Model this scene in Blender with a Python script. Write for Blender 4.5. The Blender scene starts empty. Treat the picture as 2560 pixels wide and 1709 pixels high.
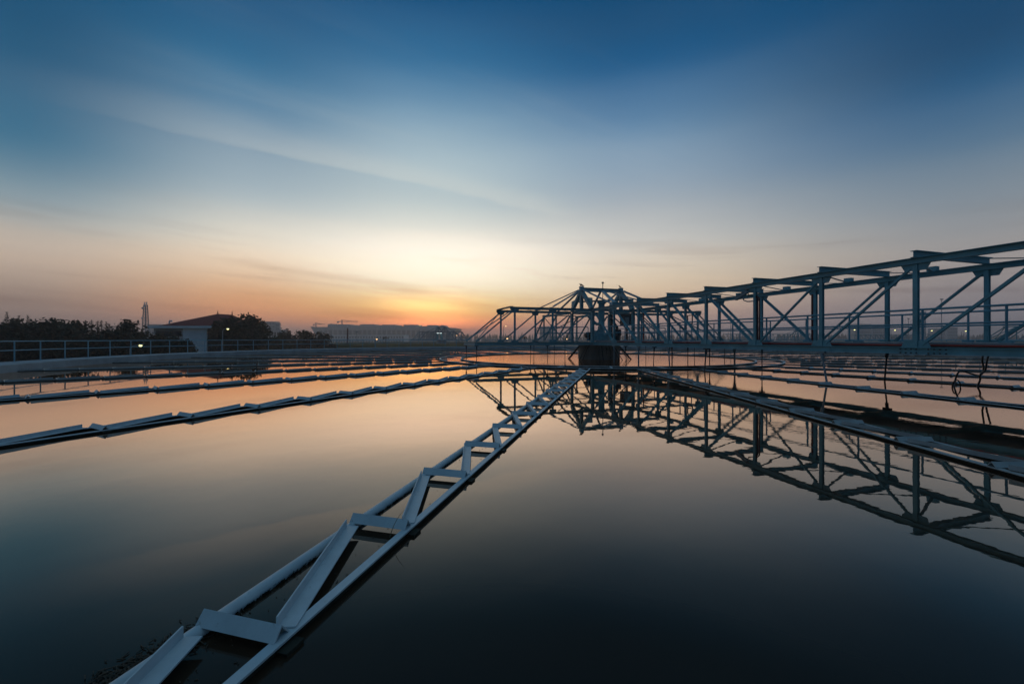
import bpy, math, random
from mathutils import Vector, Matrix
R = math.radians
random.seed(7)
scene = bpy.context.scene
col = scene.collection

# ------------------------------------------------------------------ camera
F = 1047.6          # focal length in photo pixels (2560 wide)
HZ = 846.9          # row of the horizon in the photo
EYE = 1.57          # eye height above the water (water is z = 0)
cam = bpy.data.cameras.new('camera'); camo = bpy.data.objects.new('camera', cam); col.objects.link(camo)
camo.location = (0, 0, EYE); camo.rotation_euler = (R(90), 0, 0)
cam.sensor_width = 36; cam.lens = 36 * F / 2560; cam.shift_y = -(854.5 - HZ) / 2560
cam.clip_start = 0.05; cam.clip_end = 9000
scene.camera = camo
scene.view_settings.view_transform = 'Standard'; scene.view_settings.look = 'None'
scene.view_settings.exposure = 0; scene.view_settings.gamma = 1

def W(px, py, D):                   # photo pixel at a given depth -> point in the place
    return Vector(((px - 1280) / F * D, D, EYE + (HZ - py) / F * D))

# ------------------------------------------------------------------ sky
SUN_AZ = math.atan2(1073 - 1280, F)
def lin(c):
    o = []
    for v in c:
        v = max(0, v) / 255.0
        o.append(v / 12.92 if v <= 0.04045 else ((v + 0.055) / 1.055) ** 2.4)
    return (*o, 1)

world = bpy.data.worlds.new('World'); scene.world = world; world.use_nodes = True
nt = world.node_tree; nt.nodes.clear()
def N(tree, kind, **kw):
    n = tree.nodes.new(kind)
    for k, v in kw.items(): setattr(n, k, v)
    return n
def M(tree, op, a, b=None, c=None, clamp=False):
    n = tree.nodes.new('ShaderNodeMath'); n.operation = op; n.use_clamp = clamp
    for i, v in enumerate((a, b, c)):
        if v is None: continue
        if isinstance(v, (int, float)): n.inputs[i].default_value = v
        else: tree.links.new(v, n.inputs[i])
    return n.outputs[0]
def SM(tree, v, a, b, lo=0.0, hi=1.0):
    n = tree.nodes.new('ShaderNodeMapRange'); n.interpolation_type = 'SMOOTHSTEP'
    tree.links.new(v, n.inputs[0])
    for i, x in enumerate((a, b, lo, hi)): n.inputs[i + 1].default_value = x
    return n.outputs[0]
def MIX(tree, fac, a, b, blend='MIX'):
    n = tree.nodes.new('ShaderNodeMix'); n.data_type = 'RGBA'; n.blend_type = blend
    for sock, v in ((n.inputs[0], fac), (n.inputs[6], a), (n.inputs[7], b)):
        if isinstance(v, (int, float)): sock.default_value = v
        elif isinstance(v, tuple): sock.default_value = v
        else: tree.links.new(v, sock)
    return n.outputs[2]
def RAMP(tree, fac, stops, interp='LINEAR'):
    n = tree.nodes.new('ShaderNodeValToRGB'); cr = n.color_ramp; cr.interpolation = interp
    while len(cr.elements) > 1: cr.elements.remove(cr.elements[0])
    cr.elements[0].position = stops[0][0]; cr.elements[0].color = stops[0][1]
    for p, c in stops[1:]:
        e = cr.elements.new(p); e.color = c
    tree.links.new(fac, n.inputs[0])
    return n.outputs[0]
def NOISE(tree, vec, scale, detail=4, rough=0.5):
    n = tree.nodes.new('ShaderNodeTexNoise'); n.inputs['Scale'].default_value = scale
    n.inputs['Detail'].default_value = detail; n.inputs['Roughness'].default_value = rough
    if vec is not None: tree.links.new(vec, n.inputs['Vector'])
    return n.outputs[0]
def XYZ(tree, x, y, z=0.0):
    n = tree.nodes.new('ShaderNodeCombineXYZ')
    for i, v in enumerate((x, y, z)):
        if isinstance(v, (int, float)): n.inputs[i].default_value = v
        else: tree.links.new(v, n.inputs[i])
    return n.outputs[0]

tc = N(nt, 'ShaderNodeTexCoord'); sep = N(nt, 'ShaderNodeSeparateXYZ'); nt.links.new(tc.outputs['Generated'], sep.inputs[0])
dx, dy, dz = sep.outputs
el = M(nt, 'MULTIPLY', M(nt, 'ARCSINE', dz), 180 / math.pi)
az = M(nt, 'MULTIPLY', M(nt, 'SUBTRACT', M(nt, 'ARCTAN2', dx, dy), SUN_AZ), 180 / math.pi)
elp = M(nt, 'MAXIMUM', el, 0.0)
# gentle undulation so that the bands of the sky are not ruled lines
und = NOISE(nt, XYZ(nt, M(nt, 'MULTIPLY', az, 0.03), M(nt, 'MULTIPLY', el, 0.16)), 1.0, 3)
elw = M(nt, 'ADD', elp, M(nt, 'MULTIPLY', M(nt, 'SUBTRACT', und, 0.5), M(nt, 'MINIMUM', M(nt, 'MULTIPLY', elp, 0.25), 2.2)))
t_el = M(nt, 'POWER', M(nt, 'DIVIDE', elw, 90.0, clamp=True), 0.5)
def T(e): return (e / 90.0) ** 0.5
ZEN = [(45, (27, 77, 117)), (58, (92, 122, 142)), (90, (124, 148, 160))]
SKY = {
 'L2': [(0, (150, 131, 130)), (2.3, (159, 136, 127)), (4.5, (172, 150, 136)), (7.5, (198, 180, 164)), (9.6, (182, 176, 168)), (11.8, (148, 162, 168)), (16.4, (82, 124, 149)), (21.4, (54, 102, 134)), (26.3, (29, 84, 120))] + ZEN,
 'L1': [(0, (165, 134, 130)), (1.2, (188, 142, 128)), (3.0, (232, 160, 116)), (6.0, (232, 182, 138)), (10, (232, 214, 190)), (15.4, (182, 192, 194)), (21.6, (132, 158, 177)), (27.8, (70, 120, 155)), (33.7, (40, 92, 132))] + ZEN,
 'S':  [(0, (190, 136, 122)), (0.9, (226, 138, 106)), (2.2, (252, 160, 96)), (3.8, (255, 196, 116)), (5.4, (255, 222, 158)), (7.2, (255, 240, 206)), (11.0, (255, 242, 220)), (14.2, (226, 224, 212)), (17.5, (196, 208, 208)), (24.5, (158, 183, 197)), (31.2, (80, 128, 164)), (37.4, (32, 88, 131))] + ZEN,
 'R1': [(0, (158, 142, 144)), (1.5, (176, 150, 146)), (3.4, (206, 170, 150)), (6.8, (226, 202, 172)), (11.2, (208, 201, 190)), (17.1, (168, 178, 186)), (24, (122, 152, 178)), (30.6, (56, 105, 147)), (36.7, (22, 77, 119))] + ZEN,
 'R2': [(0, (138, 134, 143)), (2.3, (142, 136, 142)), (4.5, (152, 144, 145)), (7.5, (162, 156, 154)), (11.5, (142, 149, 156)), (16.4, (104, 128, 149)), (21.4, (56, 98, 134)), (26.3, (28, 73, 110))] + ZEN,
 'B':  [(0, (62, 66, 80)), (5, (68, 74, 88)), (14, (62, 80, 100)), (26, (54, 84, 110))] + ZEN,
}
rp = {k: RAMP(nt, t_el, [(T(e), lin(c)) for e, c in v], 'CARDINAL') for k, v in SKY.items()}
c = MIX(nt, SM(nt, az, -39, -20), rp['L2'], rp['L1'])
c = MIX(nt, SM(nt, az, -22, 0), c, rp['S'])
c = MIX(nt, SM(nt, az, 1, 28), c, rp['R1'])
c = MIX(nt, SM(nt, az, 26, 60), c, rp['R2'])
c = MIX(nt, SM(nt, az, 62, 120), c, rp['B'])
c = MIX(nt, SM(nt, az, -100, -42, 1, 0), c, rp['B'])
# glow where the sun is about to rise
def GAUSS(cx, cy, wx, wy):
    a_ = M(nt, 'POWER', M(nt, 'DIVIDE', M(nt, 'SUBTRACT', az, cx), wx), 2.0); b_ = M(nt, 'POWER', M(nt, 'DIVIDE', M(nt, 'SUBTRACT', el, cy), wy), 2.0)
    return M(nt, 'EXPONENT', M(nt, 'MULTIPLY', M(nt, 'ADD', a_, b_), -1.0))
def ADDC(base, fac, colr):
    return MIX(nt, 1.0, base, MIX(nt, fac, (0, 0, 0, 1), colr), 'ADD')
c = ADDC(c, GAUSS(0.0, 4.5, 6.0, 1.6), (0.90, 0.47, 0.15, 1))
c = ADDC(c, GAUSS(0.5, 2.2, 6.5, 0.9), (1.25, 0.30, 0.10, 1))
c = ADDC(c, GAUSS(2.0, 10.5, 26.0, 4.6), (0.24, 0.23, 0.21, 1))
# thin high cloud drawn out along one wind direction (flat layer seen in perspective)
zc = M(nt, 'MAXIMUM', dz, 0.03)
px_ = M(nt, 'DIVIDE', dx, zc); py_ = M(nt, 'DIVIDE', dy, zc)
cu = M(nt, 'ADD', M(nt, 'MULTIPLY', px_, 0.827), M(nt, 'MULTIPLY', py_, 0.562))
cv = M(nt, 'SUBTRACT', M(nt, 'MULTIPLY', py_, 0.827), M(nt, 'MULTIPLY', px_, 0.562))
streak = NOISE(nt, XYZ(nt, M(nt, 'MULTIPLY', cu, 0.45), M(nt, 'MULTIPLY', cv, 3.2), 3.7), 1.0, 6, 0.6)
hi = M(nt, 'MULTIPLY', SM(nt, streak, 0.46, 0.78), M(nt, 'MULTIPLY', SM(nt, el, 9, 16), SM(nt, el, 40, 27)))
hi = M(nt, 'MULTIPLY', hi, SM(nt, az, 58, 5))
c = MIX(nt, M(nt, 'MULTIPLY', M(nt, 'MULTIPLY', hi, SM(nt, az, -36, -18)), 0.09), c, lin((214, 214, 206)))
# the long feathered edge of the veil, upper left to centre
v0 = M(nt, 'SUBTRACT', M(nt, 'SUBTRACT', py_, M(nt, 'MULTIPLY', px_, 0.68)), 3.065)
wob = NOISE(nt, XYZ(nt, M(nt, 'MULTIPLY', cu, 1.4), M(nt, 'MULTIPLY', cv, 2.5), 9.1), 1.0, 5, 0.6)
v0 = M(nt, 'ADD', v0, M(nt, 'MULTIPLY', M(nt, 'SUBTRACT', wob, 0.5), 0.30))
veil = M(nt, 'MULTIPLY', SM(nt, v0, -0.50, -0.02), SM(nt, v0, 0.02, 0.10, 1, 0))
veil = M(nt, 'MULTIPLY', veil, M(nt, 'MULTIPLY', SM(nt, px_, -2.1, -0.9), SM(nt, px_, 0.62, 0.1)))
c = MIX(nt, M(nt, 'MULTIPLY', veil, 0.24), c, lin((222, 222, 212)))
under = M(nt, 'MULTIPLY', SM(nt, v0, 0.03, 0.12), SM(nt, v0, 1.5, 0.25))
under = M(nt, 'MULTIPLY', under, M(nt, 'MULTIPLY', SM(nt, px_, -2.4, -0.9), SM(nt, px_, 0.5, -0.1)))
c = MIX(nt, M(nt, 'MULTIPLY', under, 0.06), c, lin((104, 142, 168)))
# low bars of cloud near the horizon
low = NOISE(nt, XYZ(nt, M(nt, 'MULTIPLY', az, 0.045), M(nt, 'ADD', M(nt, 'MULTIPLY', el, 0.62), M(nt, 'MULTIPLY', az, 0.035)), 1.3), 1.0, 5, 0.55)
band = M(nt, 'MULTIPLY', SM(nt, el, 0.8, 3.0), SM(nt, el, 16, 7))
dark = M(nt, 'MULTIPLY', SM(nt, low, 0.50, 0.72), band)
c = MIX(nt, M(nt, 'MULTIPLY', dark, 0.55), c, MIX(nt, 1.0, c, (0.66, 0.60, 0.60, 1), 'MULTIPLY'))
lite = M(nt, 'MULTIPLY', SM(nt, low, 0.48, 0.28), band)
c = MIX(nt, M(nt, 'MULTIPLY', lite, 0.20), c, MIX(nt, 1.0, c, (1.25, 1.18, 1.08, 1), 'MULTIPLY'))
# the long grey-orange bar left of the sun
bar_c = M(nt, 'SUBTRACT', el, M(nt, 'SUBTRACT', 6.7, M(nt, 'MULTIPLY', M(nt, 'ADD', az, 0.0), 0.085)))
bar = M(nt, 'MULTIPLY', SM(nt, M(nt, 'ABSOLUTE', M(nt, 'ADD', bar_c, M(nt, 'MULTIPLY', M(nt, 'SUBTRACT', low, 0.5), 1.6))), 0.75, 0.05), M(nt, 'MULTIPLY', SM(nt, az, 4, -4), SM(nt, az, -26, -17)))
c = MIX(nt, M(nt, 'MULTIPLY', bar, 0.42), c, MIX(nt, 1.0, c, (0.70, 0.64, 0.60, 1), 'MULTIPLY'))
# below the horizon
c = MIX(nt, SM(nt, el, -1.0, 0.0, 1, 0), c, lin((96, 92, 96)))
sky = N(nt, 'ShaderNodeTexSky', sky_type='NISHITA', sun_disc=False)
sky.sun_elevation = R(1.5); sky.sun_rotation = SUN_AZ; sky.dust_density = 3.0
bg1 = N(nt, 'ShaderNodeBackground'); nt.links.new(c, bg1.inputs[0]); bg1.inputs[1].default_value = 1.0
bg2 = N(nt, 'ShaderNodeBackground'); nt.links.new(sky.outputs[0], bg2.inputs[0]); bg2.inputs[1].default_value = 0.003
ad = N(nt, 'ShaderNodeAddShader'); nt.links.new(bg1.outputs[0], ad.inputs[0]); nt.links.new(bg2.outputs[0], ad.inputs[1])
wo = N(nt, 'ShaderNodeOutputWorld'); nt.links.new(ad.outputs[0], wo.inputs[0])

# the sun itself is still below the haze on the horizon: the sky is the only light

# ------------------------------------------------------------------ materials
def mat(name, color, rough=0.6, vary=0.25, scale=3.0, spec=0.4, bump=0.0, stain=None, metal=0.0, stretch=(1, 1, 1)):
    m = bpy.data.materials.new(name); m.use_nodes = True
    t = m.node_tree; b = t.nodes['Principled BSDF']
    tcn = N(t, 'ShaderNodeTexCoord'); mp = N(t, 'ShaderNodeMapping'); mp.inputs['Scale'].default_value = stretch
    t.links.new(tcn.outputs['Object'], mp.inputs[0])
    n1 = NOISE(t, mp.outputs[0], scale, 6, 0.6)
    dk = tuple(x * (1 - vary) for x in color) + (1,); lt = tuple(min(1, x * (1 + vary)) for x in color) + (1,)
    cc = RAMP(t, n1, [(0.3, dk), (0.7, lt)])
    if stain:
        n2 = NOISE(t, mp.outputs[0], scale * 2.7, 8, 0.7)
        cc = MIX(t, SM(t, n2, stain[1], stain[1] + 0.16), cc, tuple(stain[0]) + (1,))
    t.links.new(cc, b.inputs['Base Color'])
    b.inputs['Roughness'].default_value = rough; b.inputs['Specular IOR Level'].default_value = spec; b.inputs['Metallic'].default_value = metal
    if rough > 0.2:
        t.links.new(M(t, 'ADD', M(t, 'MULTIPLY', n1, 0.3), rough - 0.15), b.inputs['Roughness'])
    if bump:
        bp = N(t, 'ShaderNodeBump'); bp.inputs['Strength'].default_value = 0.6; bp.inputs['Distance'].default_value = bump
        t.links.new(NOISE(t, mp.outputs[0], scale * 6, 6, 0.6), bp.inputs['Height']); t.links.new(bp.outputs[0], b.inputs['Normal'])
    return m
def emit(name, color, strength):
    m = bpy.data.materials.new(name); m.use_nodes = True; t = m.node_tree
    b = t.nodes['Principled BSDF']; b.inputs['Base Color'].default_value = (0.8, 0.8, 0.7, 1)
    b.inputs['Emission Color'].default_value = (*color, 1); b.inputs['Emission Strength'].default_value = strength
    return m
TRUSS = mat('blue_paint', (0.16, 0.37, 0.42), 0.5, 0.22, 1.7, 0.4, 0.0, ((0.10, 0.09, 0.075), 0.615))
RAILP = mat('rail_paint', (0.15, 0.36, 0.45), 0.45, 0.15, 3.0, 0.4)
LAUND = mat('pale_blue_paint', (0.47, 0.57, 0.61), 0.5, 0.12, 5.0, 0.35, 0.0, ((0.22, 0.25, 0.24), 0.60))
ALGAE = mat('algae_coated_steel', (0.022, 0.026, 0.020), 0.8, 0.5, 6.0, 0.2, 0.01)
LAUND2 = mat('backlit_grey_paint', (0.33, 0.36, 0.36), 0.55, 0.2, 4.0, 0.3, 0.0, ((0.16, 0.16, 0.14), 0.60))  # launder paint darkened and greyed: backlight and haze put into the colour
STAYP = mat('pale_toplit_stay_paint', (0.40, 0.50, 0.54), 0.5, 0.15, 3.0, 0.4)  # whitish stays, with the light on their tops also put into the colour
RIM = mat('weathered_rim_paint', (0.48, 0.53, 0.54), 0.55, 0.25, 5.0, 0.3, 0.0, ((0.05, 0.06, 0.05), 0.60))
CONC = mat('wall_concrete', (0.28, 0.34, 0.37), 0.85, 0.22, 0.9, 0.2, 0.004, ((0.20, 0.22, 0.22), 0.60))
PIERC = mat('pier_concrete', (0.27, 0.26, 0.24), 0.85, 0.35, 1.3, 0.2, 0.01, ((0.05, 0.06, 0.05), 0.55), stretch=(1, 1, 0.3))
OCHRE = mat('ochre_concrete', (0.36, 0.27, 0.13), 0.9, 0.2, 0.3, 0.2)
RED = mat('red_pipe_paint', (0.45, 0.05, 0.03), 0.5, 0.2, 4)
DRED = mat('dark_red_conduit', (0.12, 0.018, 0.018), 0.5, 0.2, 4)
DARK = mat('dark_machine_paint', (0.03, 0.045, 0.055), 0.5, 0.3, 4)
GREY = mat('galvanised_steel', (0.26, 0.30, 0.32), 0.45, 0.2, 5)
RUB = mat('black_rubber', (0.012, 0.012, 0.012), 0.5, 0.2, 5)
WHITE = mat('white_render', (0.84, 0.85, 0.86), 0.8, 0.08, 0.6, 0.2)
ROOF = mat('red_roof_tiles', (0.22, 0.045, 0.038), 0.8, 0.25, 2.0, 0.2, stretch=(1, 1, 3))
GLASS = mat('dark_window_glass', (0.02, 0.03, 0.04), 0.12, 0.2, 1.0, 0.5)
HAZEB = mat('pale_facade', (0.52, 0.52, 0.53), 0.85, 0.12, 0.05, 0.2)
HAZED = mat('grey_facade', (0.50, 0.50, 0.51), 0.85, 0.12, 0.05, 0.2)
SOIL = mat('sandy_ground', (0.20, 0.16, 0.09), 0.95, 0.4, 0.02, 0.1, 0.0, ((0.05, 0.07, 0.03), 0.48))
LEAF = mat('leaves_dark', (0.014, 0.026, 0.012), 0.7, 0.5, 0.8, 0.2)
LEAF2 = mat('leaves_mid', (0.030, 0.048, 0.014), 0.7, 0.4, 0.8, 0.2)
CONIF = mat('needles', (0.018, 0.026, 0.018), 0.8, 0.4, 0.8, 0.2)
BARK = mat('bark', (0.07, 0.055, 0.04), 0.9, 0.3, 3)
FARW = mat('hazed_window', (0.24, 0.25, 0.27), 0.5, 0.1, 0.1)  # far window panes lightened, fading by haze painted into the tone
LAMP = emit('lamp_yellow', (1.0, 0.92, 0.35), 3.0)
LAMPO = emit('lamp_orange', (1.0, 0.55, 0.22), 3.5)
TUBEL = emit('tube_light', (0.85, 1.0, 0.95), 1.6)
BIRD = mat('bird_plumage', (0.05, 0.045, 0.04), 0.8, 0.3, 20)
STRAW = mat('dead_grass', (0.22, 0.20, 0.12), 0.8, 0.3, 9)
SCUM = mat('floating_twigs', (0.06, 0.05, 0.035), 0.8, 0.5, 20)

# ------------------------------------------------------------------ mesh helper
class MB:
    def __init__(s, smooth=False): s.v = []; s.f = []; s.smooth = smooth
    def add(s, vs, fs):
        o = len(s.v); s.v += [tuple(p) for p in vs]; s.f += [tuple(i + o for i in f) for f in fs]; return s
    def sweep(s, p, q, sec, up=(0, 0, 1)):
        p, q = Vector(p), Vector(q); t = (q - p).normalized(); up = Vector(up)
        if abs(t.dot(up)) > 0.995: up = Vector((0, 1, 0)) if abs(t.y) < 0.9 else Vector((1, 0, 0))
        a = t.cross(up).normalized(); b = a.cross(t); n = len(sec)
        vs = [e + a * x + b * y for e in (p, q) for x, y in sec]
        fs = [(i, (i + 1) % n, n + (i + 1) % n, n + i) for i in range(n)] + [tuple(range(n - 1, -1, -1)), tuple(range(n, 2 * n))]
        return s.add(vs, fs)
    def bar(s, p, q, w, h, up=(0, 0, 1)):
        return s.sweep(p, q, [(-w/2, -h/2), (w/2, -h/2), (w/2, h/2), (-w/2, h/2)], up)
    def ibeam(s, p, q, w, h, tw=0.02, tf=0.025, up=(0, 0, 1)):
        return s.sweep(p, q, [(-w/2, -h/2), (w/2, -h/2), (w/2, -h/2+tf), (tw/2, -h/2+tf), (tw/2, h/2-tf), (w/2, h/2-tf), (w/2, h/2), (-w/2, h/2), (-w/2, h/2-tf), (-tw/2, h/2-tf), (-tw/2, -h/2+tf), (-w/2, -h/2+tf)], up)
    def angle(s, p, q, a, b, t=0.012, up=(0, 0, 1)):          # flat leg a wide, upright leg b high on the negative side
        return s.sweep(p, q, [(-a/2, 0), (a/2, 0), (a/2, t), (-a/2+t, t), (-a/2+t, b), (-a/2, b)], up)
    def box(s, lo, hi):
        x0, y0, z0 = lo; x1, y1, z1 = hi
        return s.add([(x0,y0,z0),(x1,y0,z0),(x1,y1,z0),(x0,y1,z0),(x0,y0,z1),(x1,y0,z1),(x1,y1,z1),(x0,y1,z1)],
                     [(3,2,1,0),(4,5,6,7),(0,1,5,4),(1,2,6,5),(2,3,7,6),(3,0,4,7)])
    def tube(s, pts, r, n=8, closed=False):
        pts = [Vector(p) for p in pts]; L = len(pts); rs = r if isinstance(r, (list, tuple)) else [r] * L
        o = len(s.v); pa = None
        for i, p in enumerate(pts):
            if closed: t = pts[(i+1) % L] - pts[i-1]
            else: t = pts[min(i+1, L-1)] - pts[max(i-1, 0)]
            t.normalize()
            if pa is None:
                u = Vector((0, 0, 1)) if abs(t.z) < 0.9 else Vector((1, 0, 0)); a = t.cross(u).normalized()
            else: a = (pa - t * pa.dot(t)).normalized()
            pa = a; b = a.cross(t)
            for k in range(n):
                th = 2 * math.pi * k / n; s.v.append(tuple(p + (a * math.cos(th) + b * math.sin(th)) * rs[i]))
        for i in range(L if closed else L - 1):
            for k in range(n):
                j = (i + 1) % L
                s.f.append((o + i*n + k, o + j*n + k, o + j*n + (k+1) % n, o + i*n + (k+1) % n))
        if not closed:
            s.f.append(tuple(o + k for k in range(n))); s.f.append(tuple(o + (L-1)*n + k for k in range(n-1, -1, -1)))
        return s
    def ring(s, prof, a0=0, a1=2*math.pi, n=180, c=(0, 0)):     # closed profile of (radius, z) turned about the vertical
        full = abs(a1 - a0 - 2*math.pi) < 1e-6; m = len(prof); o = len(s.v); cnt = n if full else n + 1
        for i in range(cnt):
            th = a0 + (a1 - a0) * i / n
            for r, z in prof: s.v.append((c[0] + r*math.cos(th), c[1] + r*math.sin(th), z))
        for i in range(n):
            j = (i + 1) % cnt
            for k in range(m): s.f.append((o+i*m+k, o+j*m+k, o+j*m+(k+1) % m, o+i*m+(k+1) % m))
        if not full:
            s.f.append(tuple(o + k for k in range(m-1, -1, -1))); s.f.append(tuple(o + n*m + k for k in range(m)))
        return s
    def prism(s, poly, y0, y1):                                   # polygon in x,z extruded along y
        n = len(poly); vs = [(x, y0, z) for x, z in poly] + [(x, y1, z) for x, z in poly]
        return s.add(vs, [(i, (i+1) % n, n+(i+1) % n, n+i) for i in range(n)] + [tuple(range(n-1, -1, -1)), tuple(range(n, 2*n))])
    def mesh(s, name):
        me = bpy.data.meshes.new(name); me.from_pydata(s.v, [], s.f); me.validate()
        import bmesh
        bm = bmesh.new(); bm.from_mesh(me); bmesh.ops.recalc_face_normals(bm, faces=bm.faces); bm.to_mesh(me); bm.free()
        if s.smooth:
            for p in me.polygons: p.use_smooth = True
            try: me.set_sharp_from_angle(angle=R(40))
            except Exception: pass
        return me
    def build(s, name, m, parent=None, loc=(0, 0, 0), rz=0):
        me = s.mesh(name); me.materials.append(m)
        return put(name, me, parent, loc, rz)
def put(name, me, parent=None, loc=(0, 0, 0), rz=0):
    o = bpy.data.objects.new(name, me); col.objects.link(o); o.location = loc; o.rotation_euler = (0, 0, rz)
    if parent is not None: o.parent = parent
    return o
def tag(o, label=None, cat=None, group=None, kind=None):
    if label: o['label'] = label
    if cat: o['category'] = cat
    if group: o['group'] = group
    if kind: o['kind'] = kind
    return o
def empty(name, loc=(0, 0, 0), rz=0):
    o = bpy.data.objects.new(name, None); col.objects.link(o); o.location = loc; o.rotation_euler = (0, 0, rz); o.empty_display_size = 0.3
    return o

# ------------------------------------------------------------------ setting: ground, water
C = Vector((7.009, 33.956, 0)); A0 = 0.2606; STEP = 2 * math.pi / 28
RT = 33.74; R1, R2 = 11.055, 12.65
PHI = 0.3104
GZ = -4.0
g = MB(); g.add([(-1500, -1500, GZ), (1500, -1500, GZ), (1500, 1500, GZ), (-1500, 1500, GZ)], [(0, 1, 2, 3)])
tag(g.build('ground', SOIL), kind='structure')

def water_mat():
    m = bpy.data.materials.new('still_water'); m.use_nodes = True; t = m.node_tree; t.nodes.clear()
    geo = N(t, 'ShaderNodeNewGeometry'); sp = N(t, 'ShaderNodeSeparateXYZ'); t.links.new(geo.outputs['Position'], sp.inputs[0])
    x, y, z = sp.outputs
    def dist(cx, cy):
        return M(t, 'SQRT', M(t, 'ADD', M(t, 'POWER', M(t, 'SUBTRACT', x, cx), 2.0), M(t, 'POWER', M(t, 'SUBTRACT', y, cy), 2.0)))
    pos = geo.outputs['Position']
    big = NOISE(t, pos, 0.55, 2, 0.4); mid = NOISE(t, pos, 2.2, 3, 0.5); fin = NOISE(t, XYZ(t, x, M(t, 'MULTIPLY', y, 1.6)), 5.0, 3, 0.5)
    inner = SM(t, dist(C.x, C.y), R1, R1 - 0.3)
    patch = NOISE(t, pos, 0.18, 2, 0.5)
    rip = M(t, 'MULTIPLY', SM(t, dist(13.5, 16.5), 9.0, 3.0), SM(t, patch, 0.40, 0.58))
    rip2 = M(t, 'MULTIPLY', SM(t, dist(6.0, 7.5), 3.2, 1.0), 0.25)
    rough = M(t, 'MAXIMUM', M(t, 'MAXIMUM', rip, rip2), M(t, 'MULTIPLY', inner, 0.8))
    h = M(t, 'ADD', M(t, 'MULTIPLY', big, 0.0016), M(t, 'ADD', M(t, 'MULTIPLY', mid, 0.0007), M(t, 'MULTIPLY', fin, M(t, 'MULTIPLY', rough, 0.0030))))
    bp = N(t, 'ShaderNodeBump'); bp.inputs['Strength'].default_value = 1.0; bp.inputs['Distance'].default_value = 1.0
    t.links.new(h, bp.inputs['Height'])
    fr = N(t, 'ShaderNodeFresnel'); fr.inputs['IOR'].default_value = 1.33; t.links.new(bp.outputs[0], fr.inputs['Normal'])
    fac = RAMP(t, fr.outputs[0], [(0.0, (0.02,)*3 + (1,)), (0.045, (0.045,)*3 + (1,)), (0.08, (0.155,)*3 + (1,)), (0.14, (0.37,)*3 + (1,)), (0.25, (0.64,)*3 + (1,)), (0.5, (0.90,)*3 + (1,)), (0.8, (0.98,)*3 + (1,)), (1.0, (1.0,)*3 + (1,))])
    df = N(t, 'ShaderNodeBsdfDiffuse'); df.inputs[0].default_value = (0.034, 0.024, 0.016, 1)
    gl = N(t, 'ShaderNodeBsdfGlossy'); gl.inputs['Color'].default_value = (1.0, 0.765, 0.62, 1); gl.inputs['Roughness'].default_value = 0.012
    t.links.new(bp.outputs[0], gl.inputs['Normal'])
    mx = N(t, 'ShaderNodeMixShader'); t.links.new(fac, mx.inputs[0]); t.links.new(df.outputs[0], mx.inputs[1]); t.links.new(gl.outputs[0], mx.inputs[2])
    o = N(t, 'ShaderNodeOutputMaterial'); t.links.new(mx.outputs[0], o.inputs[0])
    return m
WATER = water_mat()
def disc(rad, z, n=160):
    b = MB(); b.add([(rad*math.cos(2*math.pi*i/n), rad*math.sin(2*math.pi*i/n), z) for i in range(n)], [tuple(range(n))]); return b
tag(disc(RT + 0.05, 0).build('water', WATER, loc=C), kind='structure')

# ------------------------------------------------------------------ tank wall and its railing
ZW = 0.38
w = MB(True); w.ring([(RT, -1.2), (RT, ZW-0.03), (RT+0.03, ZW), (RT+1.75, ZW), (RT+1.75, ZW-0.25), (RT+1.55, ZW-0.30), (RT+1.55, GZ-0.3), (RT+0.4, GZ-0.3), (RT+0.4, -1.2)], n=260)
tag(w.build('tank_wall', CONC, loc=C), 'curved concrete tank wall with a walkway on top, enclosing the near basin', 'wall')
rr = empty('guard_railing', C); tag(rr, 'two-bar blue handrail along the rim of the near circular basin', 'railing')
RR = 35.0; DPH = 1.83 / RR
def arc(rad, z, a, b, n): return [(rad*math.cos(a+(b-a)*i/n), rad*math.sin(a+(b-a)*i/n), z) for i in range(n+1)]
cam_a = math.atan2(-C.y, -C.x)
first = math.atan2(21.7 - C.y, -25.8 - C.x)
if first < 0: first += 2*math.pi
arc_a, arc_b = first + 2.4*DPH, first - 79.0*DPH     # from beyond the left edge of the picture round the far side
MB(True).tube(arc(RR, ZW+1.07, arc_a, arc_b, 220), 0.026, 8).build('top_rail', RAILP, rr)
MB(True).tube(arc(RR, ZW+0.60, arc_a, arc_b, 220), 0.022, 8).build('mid_rail', RAILP, rr)
pm = MB(True); pm.tube([(0, 0, ZW), (0, 0, ZW+1.05)], 0.03, 8); pm.box((-0.07, -0.07, ZW), (0.07, 0.07, ZW+0.012)); pme = pm.mesh('post'); pme.materials.append(RAILP)
for i in range(-2, 79):
    a = first - i*DPH; put('post', pme, rr, (RR*math.cos(a), RR*math.sin(a), 0))

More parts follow.
